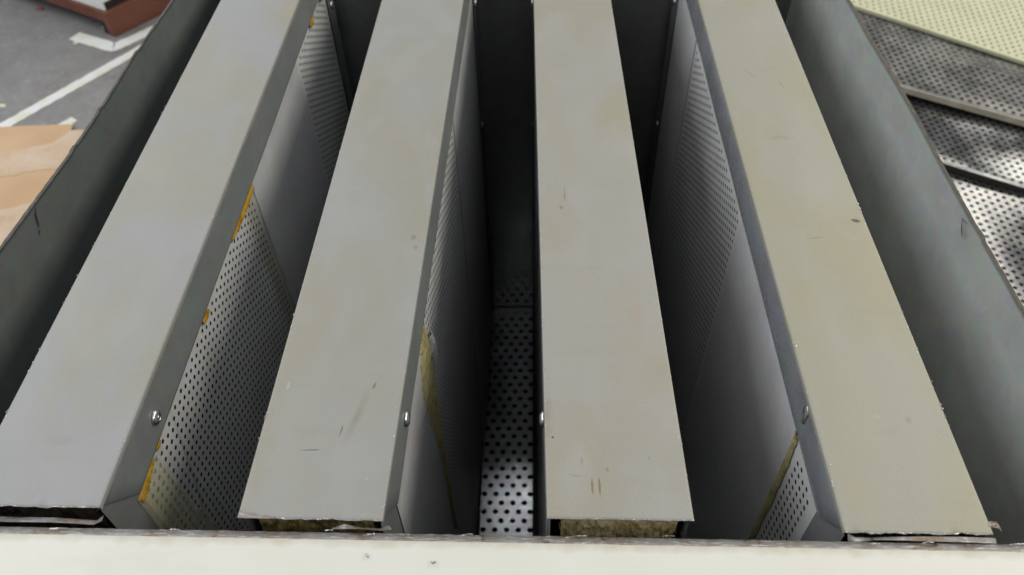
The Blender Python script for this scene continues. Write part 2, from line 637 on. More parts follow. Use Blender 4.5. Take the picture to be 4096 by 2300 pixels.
# front wall under the flange
v, f = box_data(-0.488, 0.392, 0.206, 0.2095, GROUND + 0.014, ZF - 0.005)
part('front_wall', v, f, M['wall_back'], casing)

# curled saw burrs on the cut edge of the flange
v, f = [], []
for i in range(16):
    x = random.uniform(-0.37, 0.34)
    L = random.uniform(0.004, 0.016)
    a = random.uniform(-0.25, 0.35)
    y = yin(x) - random.uniform(-0.0004, 0.0022)
    z = ZF - 0.0006
    wd = random.uniform(0.0002, 0.0005)
    n0 = len(v)
    for k in range(5):
        q = k / 4
        cx, cy = x + L * q * math.cos(a), y + L * q * math.sin(a) * 0.4
        zz = z + 0.0010 + 0.0012 * math.sin(q * 3.14) * random.uniform(0.4, 1.1)
        v += [(cx, cy - wd / 2, zz), (cx, cy + wd / 2, zz + 0.0002)]
    for k in range(4):
        f.append((n0 + 2 * k, n0 + 2 * k + 1, n0 + 2 * k + 3, n0 + 2 * k + 2))
tag(part('saw_burrs', v, f, M['bright_burr'], casing), kind='stuff')

# perforated bottom sheet of the casing, with runners coloured black for the shaded gap beneath the splitters
V, Fq = perf_data(0.865, 0.82, 0.0193, 0.0098, 0.006)
V3 = np.zeros((len(V), 3))
V3[:, 0] = -0.482 + V[:, 1] * 0.0 + (V[:, 1] * 0.857 / 0.82)
V3[:, 1] = 0.232 + V[:, 0]
V3[:, 2] = -0.800 + 0.0012 * np.sin(V3[:, 1] * 9) * np.cos(V3[:, 0] * 14)
bs = hang('bottom_sheet', mesh_np('bottom_sheet', V3, Fq, M['floor_sheet']), casing)
bs.modifiers.new('weld', 'WELD').merge_threshold = 0.0002
sm = bs.modifiers.new('thickness', 'SOLIDIFY')
sm.thickness = 0.0018
sm.offset = -1
v, f = box_data(-0.482, 0.375, 0.212, 1.099, GROUND + 0.0041, GROUND + 0.006)
part('bottom_pan', v, f, M['gap_dark'], casing)

for (xa, xb) in ((-0.405, -0.288), (-0.209, -0.0945), (-0.004, 0.106), (0.194, 0.303)):
    v, f = box_data(xa, xb, 0.24, 1.085, -0.7985, -0.773)
    part('gap_runner', v, f, M['gap_dark'], casing)

# scratches on the walls
def scratch(parent, pts, w, mat, nrm):
    v, f = [], []
    N = Vector(nrm) * 0.0004
    for i, p in enumerate(pts):
        p = Vector(p)
        d = (Vector(pts[min(i + 1, len(pts) - 1)]) - Vector(pts[max(i - 1, 0)])).normalized()
        s = d.cross(Vector(nrm)).normalized() * w * (0.5 if 0 < i < len(pts) - 1 else 0.15)
        v += [p + N + s, p + N - s]
        if i:
            f.append((2 * i - 2, 2 * i - 1, 2 * i + 1, 2 * i))
    return part('scratch', v, f, mat, parent)


def wall_x(tab, y, side):
    return interp(tab, y) - side * 0.0012


for pts, w, mt in (([(0.548, -0.002), (0.543, -0.008), (0.540, -0.016), (0.5385, -0.02)], 0.0016, M['scratch']),
                   ([(0.5385, -0.02), (0.537, -0.023), (0.535, -0.026)], 0.0022, M['bright_burr'])):
    scratch(lw, [(wall_x(LT, y, -1), y, z) for y, z in pts], w, mt, (1, 0, 0))
for pts, w in (([(0.535, -0.006), (0.528, -0.014), (0.522, -0.019)], 0.0017),
               ([(0.527, -0.006), (0.52, -0.013), (0.517, -0.017)], 0.0008),
               ([(0.524, -0.004), (0.531, -0.006), (0.5355, -0.007)], 0.0008)):
    scratch(rw, [(wall_x(RT, y, 1), y, z) for y, z in pts], w, M['scratch'], (-1, 0, 0))

# ------------------------------------------------------------------ splitters
LIP = 0.0455
YF = 1.086          # far end of the splitters
ZB = -0.772         # bottom


class Baffle:
    def __init__(s, label, xln, xlf, xrn, xrf, ynl, ynr, stains, seed, tint, wool, lip_mats, sections, jag):
        s.xl = lambda y: xln + (xlf - xln) * (y - 0.236) / (0.92 - 0.236)
        s.xr = lambda y: xrn + (xrf - xrn) * (y - 0.236) / (0.92 - 0.236)
        s.ynl, s.ynr = ynl, ynr
        s.root = thing('splitter_baffle', label, 'baffle', ((xln + xrn) / 2, 0.66, ZB), 'splitters standing side by side in the casing')
        s.seed = seed
        s.cover(cover_material('zinc_cover', seed, stains, tint), jag)
        for side, key in ((-1, 'L'), (1, 'R')):
            s.side(side, lip_mats[key], sections[key])
        s.wool(wool)

    def X(s, side, y):
        return s.xl(y) if side < 0 else s.xr(y)

    def cover(s, mat, jag):
        us = np.concatenate([[0, 0, 0.0025, 0.007], np.linspace(0.02, 0.98, 90), [0.993, 0.9975, 1, 1]])
        dz = [-0.0042, -0.0007, -0.0002, 0] + [0] * 90 + [0, -0.0002, -0.0007, -0.0042]
        tv = np.concatenate([[0, 0.002, 0.006], np.linspace(0.015, 1, 50)])
        v, f, mi = [], [], []
        nu = len(us)
        edge = []
        for j, q in enumerate(tv):
            for i, u in enumerate(us):
                yn = s.ynl + (s.ynr - s.ynl) * u
                y = yn + (YF - yn) * q
                if j == 0:
                    y += jag * (0.0008 * nz(u * 7, s.seed) + 0.00035 * nz(u * 31, s.seed + 3))
                wob = 0.00035 * nz(u * 3 + s.seed, y * 7) * math.sin(math.pi * u)
                sag = -0.0012 * jag * (1 - min(1, q / 0.006)) * max(0, nz(u * 9, s.seed + 8))
                x = s.xl(y) + (s.xr(y) - s.xl(y)) * u
                v.append((x, y, dz[i] + wob + sag))
        for j in range(len(tv) - 1):
            for i in range(nu - 1):
                a = j * nu + i
                f.append((a, a + 1, a + nu + 1, a + nu))
                mi.append(0)
        # raw thickness of the cut near end
        n0 = len(v)
        for i in range(nu):
            x, y, z = v[i]
            v.append((x, y - 0.0003 - 0.0005 * max(0, nz(us[i] * 14, s.seed + 5)), z - 0.0007 - 0.0009 * abs(nz(us[i] * 9, s.seed + 6))))
            if i:
                f.append((i - 1, n0 + i - 1, n0 + i, i))
                mi.append(1)
        tc = part('top_cover', v, f, [mat, M['bright_burr']], s.root, mi, True)
        # pale chips, coloured bright to give the sparkle along the folded edges
        v, f = [], []
        for i in range(70):
            side = random.choice((-1, 1))
            y = s.ynl + abs(random.gauss(0, 0.28)) + 0.004
            if y > 1.0:
                continue
            x = s.X(side, y) - side * abs(random.gauss(0, 0.0012))
            r = random.uniform(0.0002, 0.0006)
            a = random.uniform(0, 6.3)
            n0 = len(v)
            for k in range(5):
                q = a + k * 1.257
                v.append((x + r * math.cos(q) * random.uniform(0.5, 1), y + 2.0 * r * math.sin(q) * random.uniform(0.5, 1), 0.0006 + 0.0003 * random.random()))
            f.append(tuple(range(n0, n0 + 5)))
        tag(part('edge_chips', v, f, M['flake_bright'], tc), kind='stuff')

    def side(s, side, lipmat, secs):
        r = s.root
        yn = s.ynl if side < 0 else s.ynr
        bulge = 0.0
        inset = 0.0002
        if lipmat == 'lip_shiny':
            inset, bulge = 0.0026, 0.0035
        # lip: folded strip with mitred near end and a small return at its lower edge
        ys = np.linspace(0, 1, 60)
        zs = [-0.0030, -0.008, -0.016, -0.026, -0.036, -LIP + 0.002, -LIP]
        v, f, mi = [], [], []
        for q in ys:
            for k, z in enumerate(zs):
                mit = 0.034 * (z / -LIP)
                y0 = yn + 0.0008 + mit
                y = y0 + (YF - y0) * q
                nb = math.exp(-((y - 0.335) / 0.012) ** 2 - ((z + 0.02) / 0.010) ** 2) if bulge else 0
                x = s.X(side, y) - side * inset + side * bulge * math.sin(math.pi * k / 6) * (0.6 + 0.4 * nz(y * 6, 2)) - side * 0.0035 * nb
                x += side * 0.0005 * nz(y * 9, z * 40, s.seed)
                v.append((x, y, z))
            x, y, z = v[-1]
            v.append((x - side * 0.006, y, z - 0.0004))
        m = len(zs) + 1
        for i in range(len(ys) - 1):
            for k in range(m - 1):
                a = i * m + k
                f.append((a, a + 1, a + m + 1, a + m))
                mi.append(0)
        # folded tab on the mitre
        n0 = len(v)
        for k in range(len(zs)):
            x, y, z = v[k]
            v.append((x - side * 0.0045 + side * 0.0018 * nz(z * 200, s.seed), y - 0.0038, z - 0.0022))
            if k:
                f.append((k - 1, n0 + k - 1, n0 + k, k))
                mi.append(1)
        lp = part('side_lip', v, f, [M[lipmat], M['endstrip']], r, mi, True)
        # rivets on the lip
        for y in (0.333, 0.995):
            z = -0.0275 if lipmat != 'lip_shiny' else -0.0205
            x = s.X(side, y) - side * (inset - 0.0004) + side * bulge * 0.8
            if lipmat == 'lip_shiny' and y < 0.5:
                x -= side * 0.0034
            rv = place('rivet', RIVET, lp, (x, y, z), 0 if side > 0 else math.pi)
            if lipmat == 'lip_shiny' and y < 0.5:      # hammered flat and smeared
                rv.scale = (0.6, 0.75, 1.45)
                rv.rotation_euler = (0.25, 0, math.pi)
        # near end strip, sheets between, far end strip
        off = 0.0030

        def sheet(name, y0, y1, mat, perf=False, o=off, zt=-LIP + 0.004):
            if perf:
                V, Fq = perf_data(y1 - y0, zt - ZB, 0.0094, 0.0043, 0.007)
                yy, zz = y0 + V[:, 0], ZB + V[:, 1]
                xx = np.array([s.X(side, a) for a in (y0, y1)])
                V3 = np.stack([xx[0] + (xx[1] - xx[0]) * V[:, 0] / (y1 - y0) - side * o, yy, zz], 1)
                if side < 0:
                    Fq = Fq[:, ::-1]
                return hang(name, mesh_np(name, V3, Fq, mat), r)
            v, f = [], []
            n, k = 10, 12
            for i in range(n + 1):
                y = y0 + (y1 - y0) * i / n
                for j in range(k + 1):
                    z = zt + (ZB - zt) * (j / k) ** 1.3
                    v.append((s.X(side, y) - side * o + side * 0.0004 * nz(y * 8, z * 8, s.seed), y, z))
            for i in range(n):
                for j in range(k):
                    a = i * (k + 1) + j
                    f.append((a, a + 1, a + k + 2, a + k + 1))
            return part(name, v, f, mat, r, None, True)

        sheet('end_strip', yn + 0.001, yn + 0.036, M['endstrip'], o=0.0024, zt=-0.008)
        es = sheet('end_strip', 1.052, YF, M['endstrip'], o=0.0006, zt=-LIP - 0.001)
        for z in (-0.085, -0.30, -0.55):
            place('rivet', RIVET, es, (s.X(side, 1.07) - side * 0.0002, 1.07, z), 0 if side > 0 else math.pi)
        for (kind, y0, y1) in secs:
            if kind == 'plain':
                sheet('plain_panel', y0, y1, M['plain'], o=off - 0.0008)
            else:
                sheet('perforated_panel', y0, y1, M['perf_stained'] if kind == 'stained' else M['perf'], True)

    def wool(s, mat):
        yA, yB = max(s.ynl, s.ynr) + 0.012, YF - 0.004
        v = [(s.xl(yA) + 0.011, yA, ZB + 0.004), (s.xr(yA) - 0.011, yA, ZB + 0.004),
             (s.xr(yB) - 0.011, yB, ZB + 0.004), (s.xl(yB) + 0.011, yB, ZB + 0.004)]
        v += [(a, b, -0.006) for a, b, c in v]
        f = [(3, 2, 1, 0), (4, 5, 6, 7), (0, 1, 5, 4), (1, 2, 6, 5), (2, 3, 7, 6), (3, 0, 4, 7)]
        core = part('absorber_core', v, f, M['core'], s.root)
        # exposed fibrous end under the cover
        nu, nzv = 120, 18
        v, f = [], []
        for i in range(nu + 1):
            u = 0.10 + 0.81 * i / nu
            for j in range(nzv + 1):
                z = -0.0026 - 0.055 * j / nzv
                yn = s.ynl + (s.ynr - s.ynl) * u
                x = s.xl(yn) + (s.xr(yn) - s.xl(yn)) * u
                y = yn + 0.0042 + 0.0022 * nz(u * 26, z * 130, s.seed) + 0.0012 * nz(u * 80, z * 300, s.seed)
                v.append((x, y, z))
        for i in range(nu):
            for j in range(nzv):
                a = i * (nzv + 1) + j
                f.append((a, a + 1, a + nzv + 2, a + nzv + 1))
        part('exposed_wool', v, f, mat, core, None, True)
        # loose fibres
        v, f = [], []
        for i in range(140):
            u = random.uniform(0.06, 0.95)
            yn = s.ynl + (s.ynr - s.ynl) * u
            x = s.xl(yn) + (s.xr(yn) - s.xl(yn)) * u
            z = -0.004 - random.random() * 0.03
            d = Vector((random.uniform(-1, 1), -abs(random.gauss(0.35, 0.2)), random.uniform(-1, 1))).normalized()
            L = random.uniform(0.002, 0.006)
            p = Vector((x, yn + 0.004, z))
            q = p + d * L
            w = Vector((0.00012, 0, 0.00012))
            n0 = len(v)
            v += [p - w, p + w, q + w * 0.4, q - w * 0.4]
            f.append((n0, n0 + 1, n0 + 2, n0 + 3))
        tag(part('loose_fibres', v, f, mat, core), kind='stuff')


BROWN = (0.24, 0.17, 0.09)
DARK = (0.07, 0.065, 0.06)
b1 = Baffle('leftmost splitter with grey top and ochre sealant under its right lip', -0.3960, -0.3950, -0.2973, -0.2953, 0.2450, 0.2441,
            [dict(cx=-0.345, cy=0.295, rx=0.016, ry=0.006, warp=0.4, col=(0.28, 0.28, 0.27), amt=0.35),
             dict(cx=-0.305, cy=0.48, rx=0.008, ry=0.012, warp=0.4, col=(0.30, 0.29, 0.26), amt=0.35),
             dict(cx=-0.30, cy=0.90, rx=0.012, ry=0.02, warp=0.4, col=(0.38, 0.33, 0.20), amt=0.5)],
            1.0, (0.335, 0.335, 0.332), M['wool_black'], dict(L='lip', R='lip'),
            dict(R=[('stained', 0.276, 0.634), ('plain', 0.633, 0.866), ('perf', 0.866, 1.0535)],
                 L=[('plain', 0.278, 0.44), ('perf', 0.44, 0.75), ('plain', 0.75, 1.053)]), 1.6)
b2 = Baffle('second splitter from the left, brown smear on top, dirty wool at its near end', -0.2006, -0.1908, -0.1019, -0.0888, 0.2378, 0.2363,
            [dict(cx=-0.131, cy=0.318, rx=0.0045, ry=0.028, rot=-0.25, warp=0.35, wscale=45, soft=0.9, col=(0.27, 0.22, 0.15), amt=0.5),
             dict(cx=-0.122, cy=0.345, rx=0.0012, ry=0.004, rot=-0.3, warp=0.4, wscale=200, col=(0.2, 0.13, 0.08), amt=0.7),
             dict(cx=-0.141, cy=0.305, rx=0.0006, ry=0.006, rot=-0.15, warp=0.3, wscale=200, col=DARK, amt=0.7),
             dict(cx=-0.160, cy=0.289, rx=0.008, ry=0.0006, rot=0.05, warp=0.25, wscale=200, col=DARK, amt=0.7),
             dict(cx=-0.1085, cy=0.505, rx=0.003, ry=0.004, warp=0.5, wscale=150, col=(0.2, 0.19, 0.17), amt=0.5),
             dict(cx=-0.105, cy=0.492, rx=0.003, ry=0.003, warp=0.5, wscale=150, col=(0.2, 0.19, 0.17), amt=0.5),
             dict(cx=-0.188, cy=0.345, rx=0.0014, ry=0.004, warp=0.6, wscale=250, col=(0.6, 0.6, 0.59), amt=0.4)],
            2.0, (0.362, 0.358, 0.342), M['wool_dirty'], dict(L='lip', R='lip'),
            dict(R=[('plain', 0.274, 0.434), ('perf', 0.434, 0.755), ('plain', 0.754, 1.0535)],
                 L=[('perf', 0.276, 0.60), ('plain', 0.60, 1.053)]), 1.3)
b3 = Baffle('third splitter with two brown drip marks and yellow wool at its near end', 0.0082, -0.0010, 0.1060, 0.0940, 0.2389, 0.2381,
            [dict(cx=0.0395, cy=0.2625, rx=0.0011, ry=0.0075, warp=0.3, wscale=160, col=BROWN, amt=0.8),
             dict(cx=0.0445, cy=0.262, rx=0.0010, ry=0.0085, warp=0.3, wscale=160, col=BROWN, amt=0.85),
             dict(cx=0.033, cy=0.281, rx=0.0008, ry=0.005, warp=0.4, wscale=160, col=(0.3, 0.25, 0.17), amt=0.5),
             dict(cx=0.0505, cy=0.275, rx=0.0015, ry=0.002, warp=0.3, wscale=160, col=(0.3, 0.24, 0.14), amt=0.6),
             dict(cx=0.028, cy=0.270, rx=0.005, ry=0.0008, rot=-0.2, warp=0.3, wscale=160, col=(0.2, 0.2, 0.2), amt=0.4),
             dict(cx=0.013, cy=0.3005, rx=0.0012, ry=0.0012, warp=0.2, wscale=160, col=(0.14, 0.06, 0.04), amt=0.9),
             dict(cx=0.028, cy=0.56, rx=0.0012, ry=0.010, warp=0.4, wscale=120, col=(0.22, 0.20, 0.16), amt=0.6),
             dict(cx=0.0245, cy=0.543, rx=0.002, ry=0.003, warp=0.4, wscale=120, col=(0.22, 0.20, 0.16), amt=0.6),
             dict(cx=0.083, cy=0.42, rx=0.008, ry=0.035, warp=0.4, wscale=20, soft=0.9, col=(0.40, 0.33, 0.26), amt=0.45),
             dict(cx=0.0095, cy=0.32, rx=0.004, ry=0.03, warp=0.5, wscale=120, soft=0.9, col=(0.28, 0.22, 0.15), amt=0.35)],
            3.0, (0.388, 0.378, 0.345), M['wool'], dict(L='lip', R='lip'),
            dict(L=[('plain', 0.275, 0.43), ('perf', 0.43, 0.75), ('plain', 0.75, 1.0535)],
                 R=[('perf', 0.275, 0.33), ('plain', 0.33, 0.58), ('perf', 0.58, 0.9), ('plain', 0.9, 1.053)]), 0.35)
b4 = Baffle('rightmost splitter with beige top and shiny dented left lip', 0.2028, 0.2008, 0.2985, 0.2936, 0.2309, 0.2302,
            [dict(cx=0.2885, cy=0.525, rx=0.0035, ry=0.003, warp=0.6, wscale=180, col=DARK, amt=0.85),
             dict(cx=0.247, cy=0.503, rx=0.009, ry=0.0012, rot=0.1, warp=0.5, wscale=120, col=(0.22, 0.2, 0.15), amt=0.4),
             dict(cx=0.245, cy=0.645, rx=0.016, ry=0.004, rot=-0.05, warp=0.5, wscale=80, col=(0.3, 0.26, 0.18), amt=0.35),
             dict(cx=0.265, cy=0.735, rx=0.0008, ry=0.011, rot=0.2, warp=0.3, wscale=120, col=(0.2, 0.19, 0.16), amt=0.5),
             dict(cx=0.2335, cy=0.76, rx=0.0008, ry=0.02, rot=0.6, warp=0.3, wscale=120, col=(0.2, 0.19, 0.16), amt=0.4),
             dict(cx=0.218, cy=0.268, rx=0.012, ry=0.05, warp=0.5, wscale=25, soft=0.9, col=(0.40, 0.36, 0.27), amt=0.5),
             dict(cx=0.248, cy=0.3195, rx=0.004, ry=0.003, warp=0.4, wscale=60, soft=0.9, col=(0.44, 0.42, 0.36), amt=0.6),
             dict(cx=0.270, cy=0.3165, rx=0.0025, ry=0.0035, warp=0.4, wscale=60, soft=0.9, col=(0.26, 0.26, 0.24), amt=0.6)],
            4.0, (0.368, 0.360, 0.308), M['wool_black'], dict(L='lip_shiny', R='lip'),
            dict(L=[('perf', 0.268, 0.329), ('plain', 0.328, 0.576), ('perf', 0.575, 0.903), ('plain', 0.902, 1.0535)],
                 R=[('plain', 0.27, 0.5), ('perf', 0.5, 0.8), ('plain', 0.8, 1.053)]), 1.5)


# sealant beads
def bead(b, side, name, pts, mat, amp, seed, thick=0.0022):
    """flat squeezed bead on a side sheet: list of (y, z, half width), irregular edges"""
    v, f = [], []
    out = []
    for i in range(len(pts) - 1):
        for k in range(24):
            q = k / 24
            out.append([pts[i][a] + (pts[i + 1][a] - pts[i][a]) * q for a in range(3)])
    out.append(list(pts[-1]))
    for i, (y, z, w) in enumerate(out):
        a, c_ = out[max(0, i - 1)], out[min(len(out) - 1, i + 1)]
        d = Vector((c_[0] - a[0], c_[1] - a[1])).normalized()
        n = Vector((-d.y, d.x))
        for j, (q, h) in enumerate(((-1, 0), (-0.6, 0.8), (0.05, 1), (0.65, 0.7), (1, 0))):
            e = amp * w * nz(i * 0.23, j * 3, seed) * (1 if abs(q) == 1 else 0.3)
            yy, zz = y + n.x * (w * q + e), z + n.y * (w * q + e)
            x = b.X(side, yy) - side * 0.0016 + side * (thick * h * (0.7 + 0.6 * nz(i * 0.3, j, seed + 4)) if h else -0.0004)
            v.append((x, yy, zz))
        if i:
            for j in range(4):
                p, r = (i - 1) * 5 + j, i * 5 + j
                f.append((p, p + 1, r + 1, r))
    return part(name, v, f, mat, b.root, None, True)


bead(b1, 1, 'sealant_bead', [(0.548, -0.0480, 0.002), (0.580, -0.0505, 0.0055), (0.612, -0.0510, 0.006), (0.632, -0.0500, 0.004)], M['ochre'], 0.5, 3)
bead(b1, 1, 'sealant_bead', [(0.446, -0.0500, 0.003), (0.455, -0.0505, 0.006), (0.462, -0.0500, 0.003)], M['ochre'], 0.4, 9)
bead(b1, 1, 'sealant_bead', [(0.275, -0.0540, 0.0050), (0.285, -0.0525, 0.0065), (0.296, -0.0505, 0.0055), (0.308, -0.0480, 0.002)], M['ochre'], 0.6, 5)
bead(b1, 1, 'sealant_bead', [(0.316, -0.0480, 0.002), (0.321, -0.0490, 0.003), (0.325, -0.0480, 0.001)], M['ochre'], 0.7, 6)
bead(b1, 1, 'sealant_bead', [(0.950, -0.0500, 0.003), (0.963, -0.0510, 0.007), (0.975, -0.0500, 0.003)], M['ochre'], 0.4, 7)
bead(b1, 1, 'sealant_bead', [(1.02, -0.050, 0.004), (1.03, -0.053, 0.006), (1.04, -0.050, 0.004)], M['ochre'], 0.4, 8)
bead(b2, 1, 'sealant_bead', [(0.440, -0.043, 0.008), (0.434, -0.065, 0.020), (0.432, -0.10, 0.028), (0.435, -0.15, 0.024), (0.439, -0.22, 0.013), (0.440, -0.30, 0.007), (0.440, -0.45, 0.003)], M['olive'], 0.5, 11, 0.003)
fk = bead(b2, 1, 'peeled_flake', [(0.462, -0.085, 0.003), (0.466, -0.105, 0.008), (0.474, -0.122, 0.008), (0.466, -0.138, 0.004)], M['flake'], 1.0, 31, 0.004)
bead(b4, -1, 'sealant_bead', [(0.331, -0.043, 0.003), (0.328, -0.08, 0.0042), (0.327, -0.14, 0.0045), (0.327, -0.22, 0.004), (0.328, -0.4, 0.003)], M['olive'], 0.5, 13)



def film(b, side, outline, mat, n=26):
    """thin plastic left on a side sheet, near and far edges given as (y, z) lists"""
    a, c_ = outline
    v, f = [], []
    for i in range(n + 1):
        q = i / n
        z = -0.047 - 0.45 * q
        y0 = float(np.interp(-z, [-p[1] for p in a], [p[0] for p in a]))
        y1 = float(np.interp(-z, [-p[1] for p in c_], [p[0] for p in c_]))
        for j in range(9):
            r = j / 8
            y = y0 + (y1 - y0) * r + 0.0012 * nz(q * 20, j, 3) * (j in (0, 8))
            x = b.X(side, y) + side * (-0.0012 + 0.0012 * abs(nz(r * 3, q * 6, 9)))
            v.append((x, y, z))
    for i in range(n):
        for j in range(8):
            k = i * 9 + j
            f.append((k, k + 1, k + 10, k + 9))
    return part('plastic_film', v, f, mat, b.root, None, True)


film(b1, 1, ([(0.273, -0.04), (0.270, -0.5)], [(0.313, -0.04), (0.318, -0.15), (0.330, -0.25), (0.35, -0.5)]), M['film'])
film(b1, 1, ([(0.310, -0.04), (0.312, -0.15), (0.322, -0.25), (0.34, -0.5)], [(0.322, -0.04), (0.336, -0.12), (0.350, -0.25), (0.37, -0.5)]), M['film_clear'])
film(b1, 1, ([(0.606, -0.04), (0.602, -0.2), (0.600, -0.5)], [(0.6345, -0.04), (0.637, -0.2), (0.64, -0.5)]), M['film_clear'])
# torn sheet corners at the near ends of the splitters
def torn_tab(b, pts, mat, name='torn_tab'):
    v, f = [], []
    for i, (p, q) in enumerate(pts):
        v += [p, q]
        if i:
            f.append((2 * i - 2, 2 * i - 1, 2 * i + 1, 2 * i))
    return part(name, v, f, mat, b.root, None, True)


torn_tab(b4, [((0.2985, 0.2355, -0.001), (0.2990, 0.2400, -0.002)), ((0.3020, 0.2330, 0.0020), (0.3022, 0.2375, 0.0022)),
              ((0.3040, 0.2310, 0.0005), (0.3045, 0.2345, 0.0002)), ((0.3060, 0.2285, -0.004), (0.3065, 0.2300, -0.005))], M['cut'])
torn_tab(b4, [((0.2050, 0.2300, -0.0015), (0.2055, 0.2270, -0.006)), ((0.2100, 0.2285, -0.003), (0.2105, 0.2262, -0.0045)),
              ((0.2160, 0.2290, -0.0045), (0.2165, 0.2262, -0.0035)), ((0.2250, 0.2290, -0.004), (0.2250, 0.2268, -0.0030)),
              ((0.2500, 0.2290, -0.002), (0.2500, 0.2262, -0.0030)), ((0.2800, 0.2285, -0.0012), (0.2800, 0.2256, -0.0030)),
              ((0.3000, 0.2285, -0.0025), (0.3000, 0.2252, -0.0035))], M['cut'])
torn_tab(b1, [((-0.400, 0.2415, -0.007), (-0.400, 0.2365, -0.004)), ((-0.360, 0.2400, -0.008), (-0.360, 0.2350, -0.005)),
              ((-0.330, 0.2390, -0.006), (-0.330, 0.2345, -0.004)), ((-0.300, 0.2380, -0.008), (-0.300, 0.2340, -0.006)),
              ((-0.2945, 0.2400, -0.004), (-0.2942, 0.2360, -0.004))], M['cut'])
torn_tab(b2, [((-0.136, 0.2335, -0.006), (-0.136, 0.2312, -0.0035)), ((-0.128, 0.2340, -0.002), (-0.128, 0.2308, -0.0025)),
              ((-0.118, 0.2335, -0.005), (-0.118, 0.2306, -0.0015)), ((-0.104, 0.2330, -0.006), (-0.103, 0.2304, -0.0035)),
              ((-0.098, 0.2355, -0.006), (-0.096, 0.2320, -0.0050))], M['cut'])
torn_tab(b2, [((-0.2003, 0.2370, 0.0004), (-0.2000, 0.2425, 0.0006)), ((-0.195, 0.2366, 0.0004), (-0.195, 0.2418, 0.0005)),
              ((-0.187, 0.2366, 0.0004), (-0.187, 0.2395, 0.0004)), ((-0.175, 0.2366, 0.0004), (-0.175, 0.2378, 0.0004))], M['cut'])

# ------------------------------------------------------------------ perforated panels lying on the floor at the right
M['pan_galv'] = galv_material('dusty_galvanised', (0.19, 0.19, 0.198), 0.15, 0.88, 0.3, None, 0.3)
M['pan_dusty'] = galv_material('dull_galvanised', (0.15, 0.15, 0.147), 0.30, 0.6, 0.35, None, 0.3)
M['pan_cream'] = simple('cream_powder_coat', (0.47, 0.475, 0.335), 0.45, 0, 0.06, 15)
M['rim'] = simple('folded_rim', (0.42, 0.39, 0.32), 0.5, 0.2, 0.2, 30)
M['bright_dot_sheet'] = simple('bright_dot_sheet', (0.42, 0.42, 0.38), 0.9, 0, 0.3, 60)
M['backing'] = simple('grey_fleece', (0.03, 0.03, 0.03), 0.9, 0, 0.3, 60)


def tray(label, cx, cy, z, ang, L, Wd, th, pitch, dia, mat, rim, tilt=(0, 0), backing_z=-0.012, pale=False, wave=0.002):
    """perforated tray: sheet on top, folded rims down all four sides, fleece below; local u along L, v along Wd, origin at the near-left corner"""
    r = thing('perforated_panel', label, 'panel', (cx, cy, z), 'perforated panels lying beside the casing')
    r.rotation_euler = (tilt[0], tilt[1], ang)
    V, Fq = perf_data(Wd, L, pitch, dia, 0.008)
    V3 = np.zeros((len(V), 3))
    V3[:, 0] = V[:, 1]
    V3[:, 1] = V[:, 0]
    fade = np.clip(np.minimum(np.minimum(V[:, 0], Wd - V[:, 0]), np.minimum(V[:, 1], L - V[:, 1])) / 0.05, 0, 1)
    V3[:, 2] = th + wave * fade * (np.sin(V[:, 1] * 7 + cx * 9) * np.sin(V[:, 0] * 11 + cy * 5) + 0.12 * np.sin(V[:, 1] * 29 + V[:, 0] * 21))
    o = obj('perforated_sheet', mesh_np('perforated_sheet', V3, Fq[:, ::-1], mat), r)
    o.modifiers.new('weld', 'WELD').merge_threshold = 0.0002
    sm = o.modifiers.new('thickness', 'SOLIDIFY')
    sm.thickness = 0.0015
    sm.offset = -1
    for (x0, x1, y0, y1) in ((-0.0012, L + 0.0012, -0.0022, -0.0002), (-0.0012, L + 0.0012, Wd + 0.0002, Wd + 0.0022),
                             (-0.0022, -0.0002, 0, Wd), (L + 0.0002, L + 0.0022, 0, Wd)):
        v, f = box_data(x0, x1, y0, y1, 0.0006, th + 0.0004)
        obj('rim', mesh('rim', v, f, rim), r)
    v, f = box_data(0.002, L - 0.002, 0.002, Wd - 0.002, 0.001, th + backing_z)
    obj('backing', mesh('backing', v, f, M['backing']), r)
    if pale:
        v, f = [], []
        P0 = [(0.002, 0.34), (0.35, 0.26), (0.60, 0.20), (0.85, 0.19), (0.92, 0.30), (L - 0.002, 0.34), (L - 0.002, Wd - 0.004), (0.002, Wd - 0.004)]
        m = len(P0)
        v = [(x, y, th + backing_z + 0.0005) for x, y in P0] + [(x, y, th - 0.0042) for x, y in P0]
        f = [tuple(range(m, 2 * m)), tuple(reversed(range(m)))] + [(i, (i + 1) % m, m + (i + 1) % m, m + i) for i in range(m)]
        obj('bright_dot_liner', mesh('bright_dot_liner', v, f, M['bright_dot_sheet']), r)  # pale sheet added so its colour makes bright dots in the holes
    return r


A = -0.53
ca, sa = math.cos(A), math.sin(A)


def along(px, py, s, n=0.0):
    return (px + ca * s - sa * n, py + sa * s + ca * n)


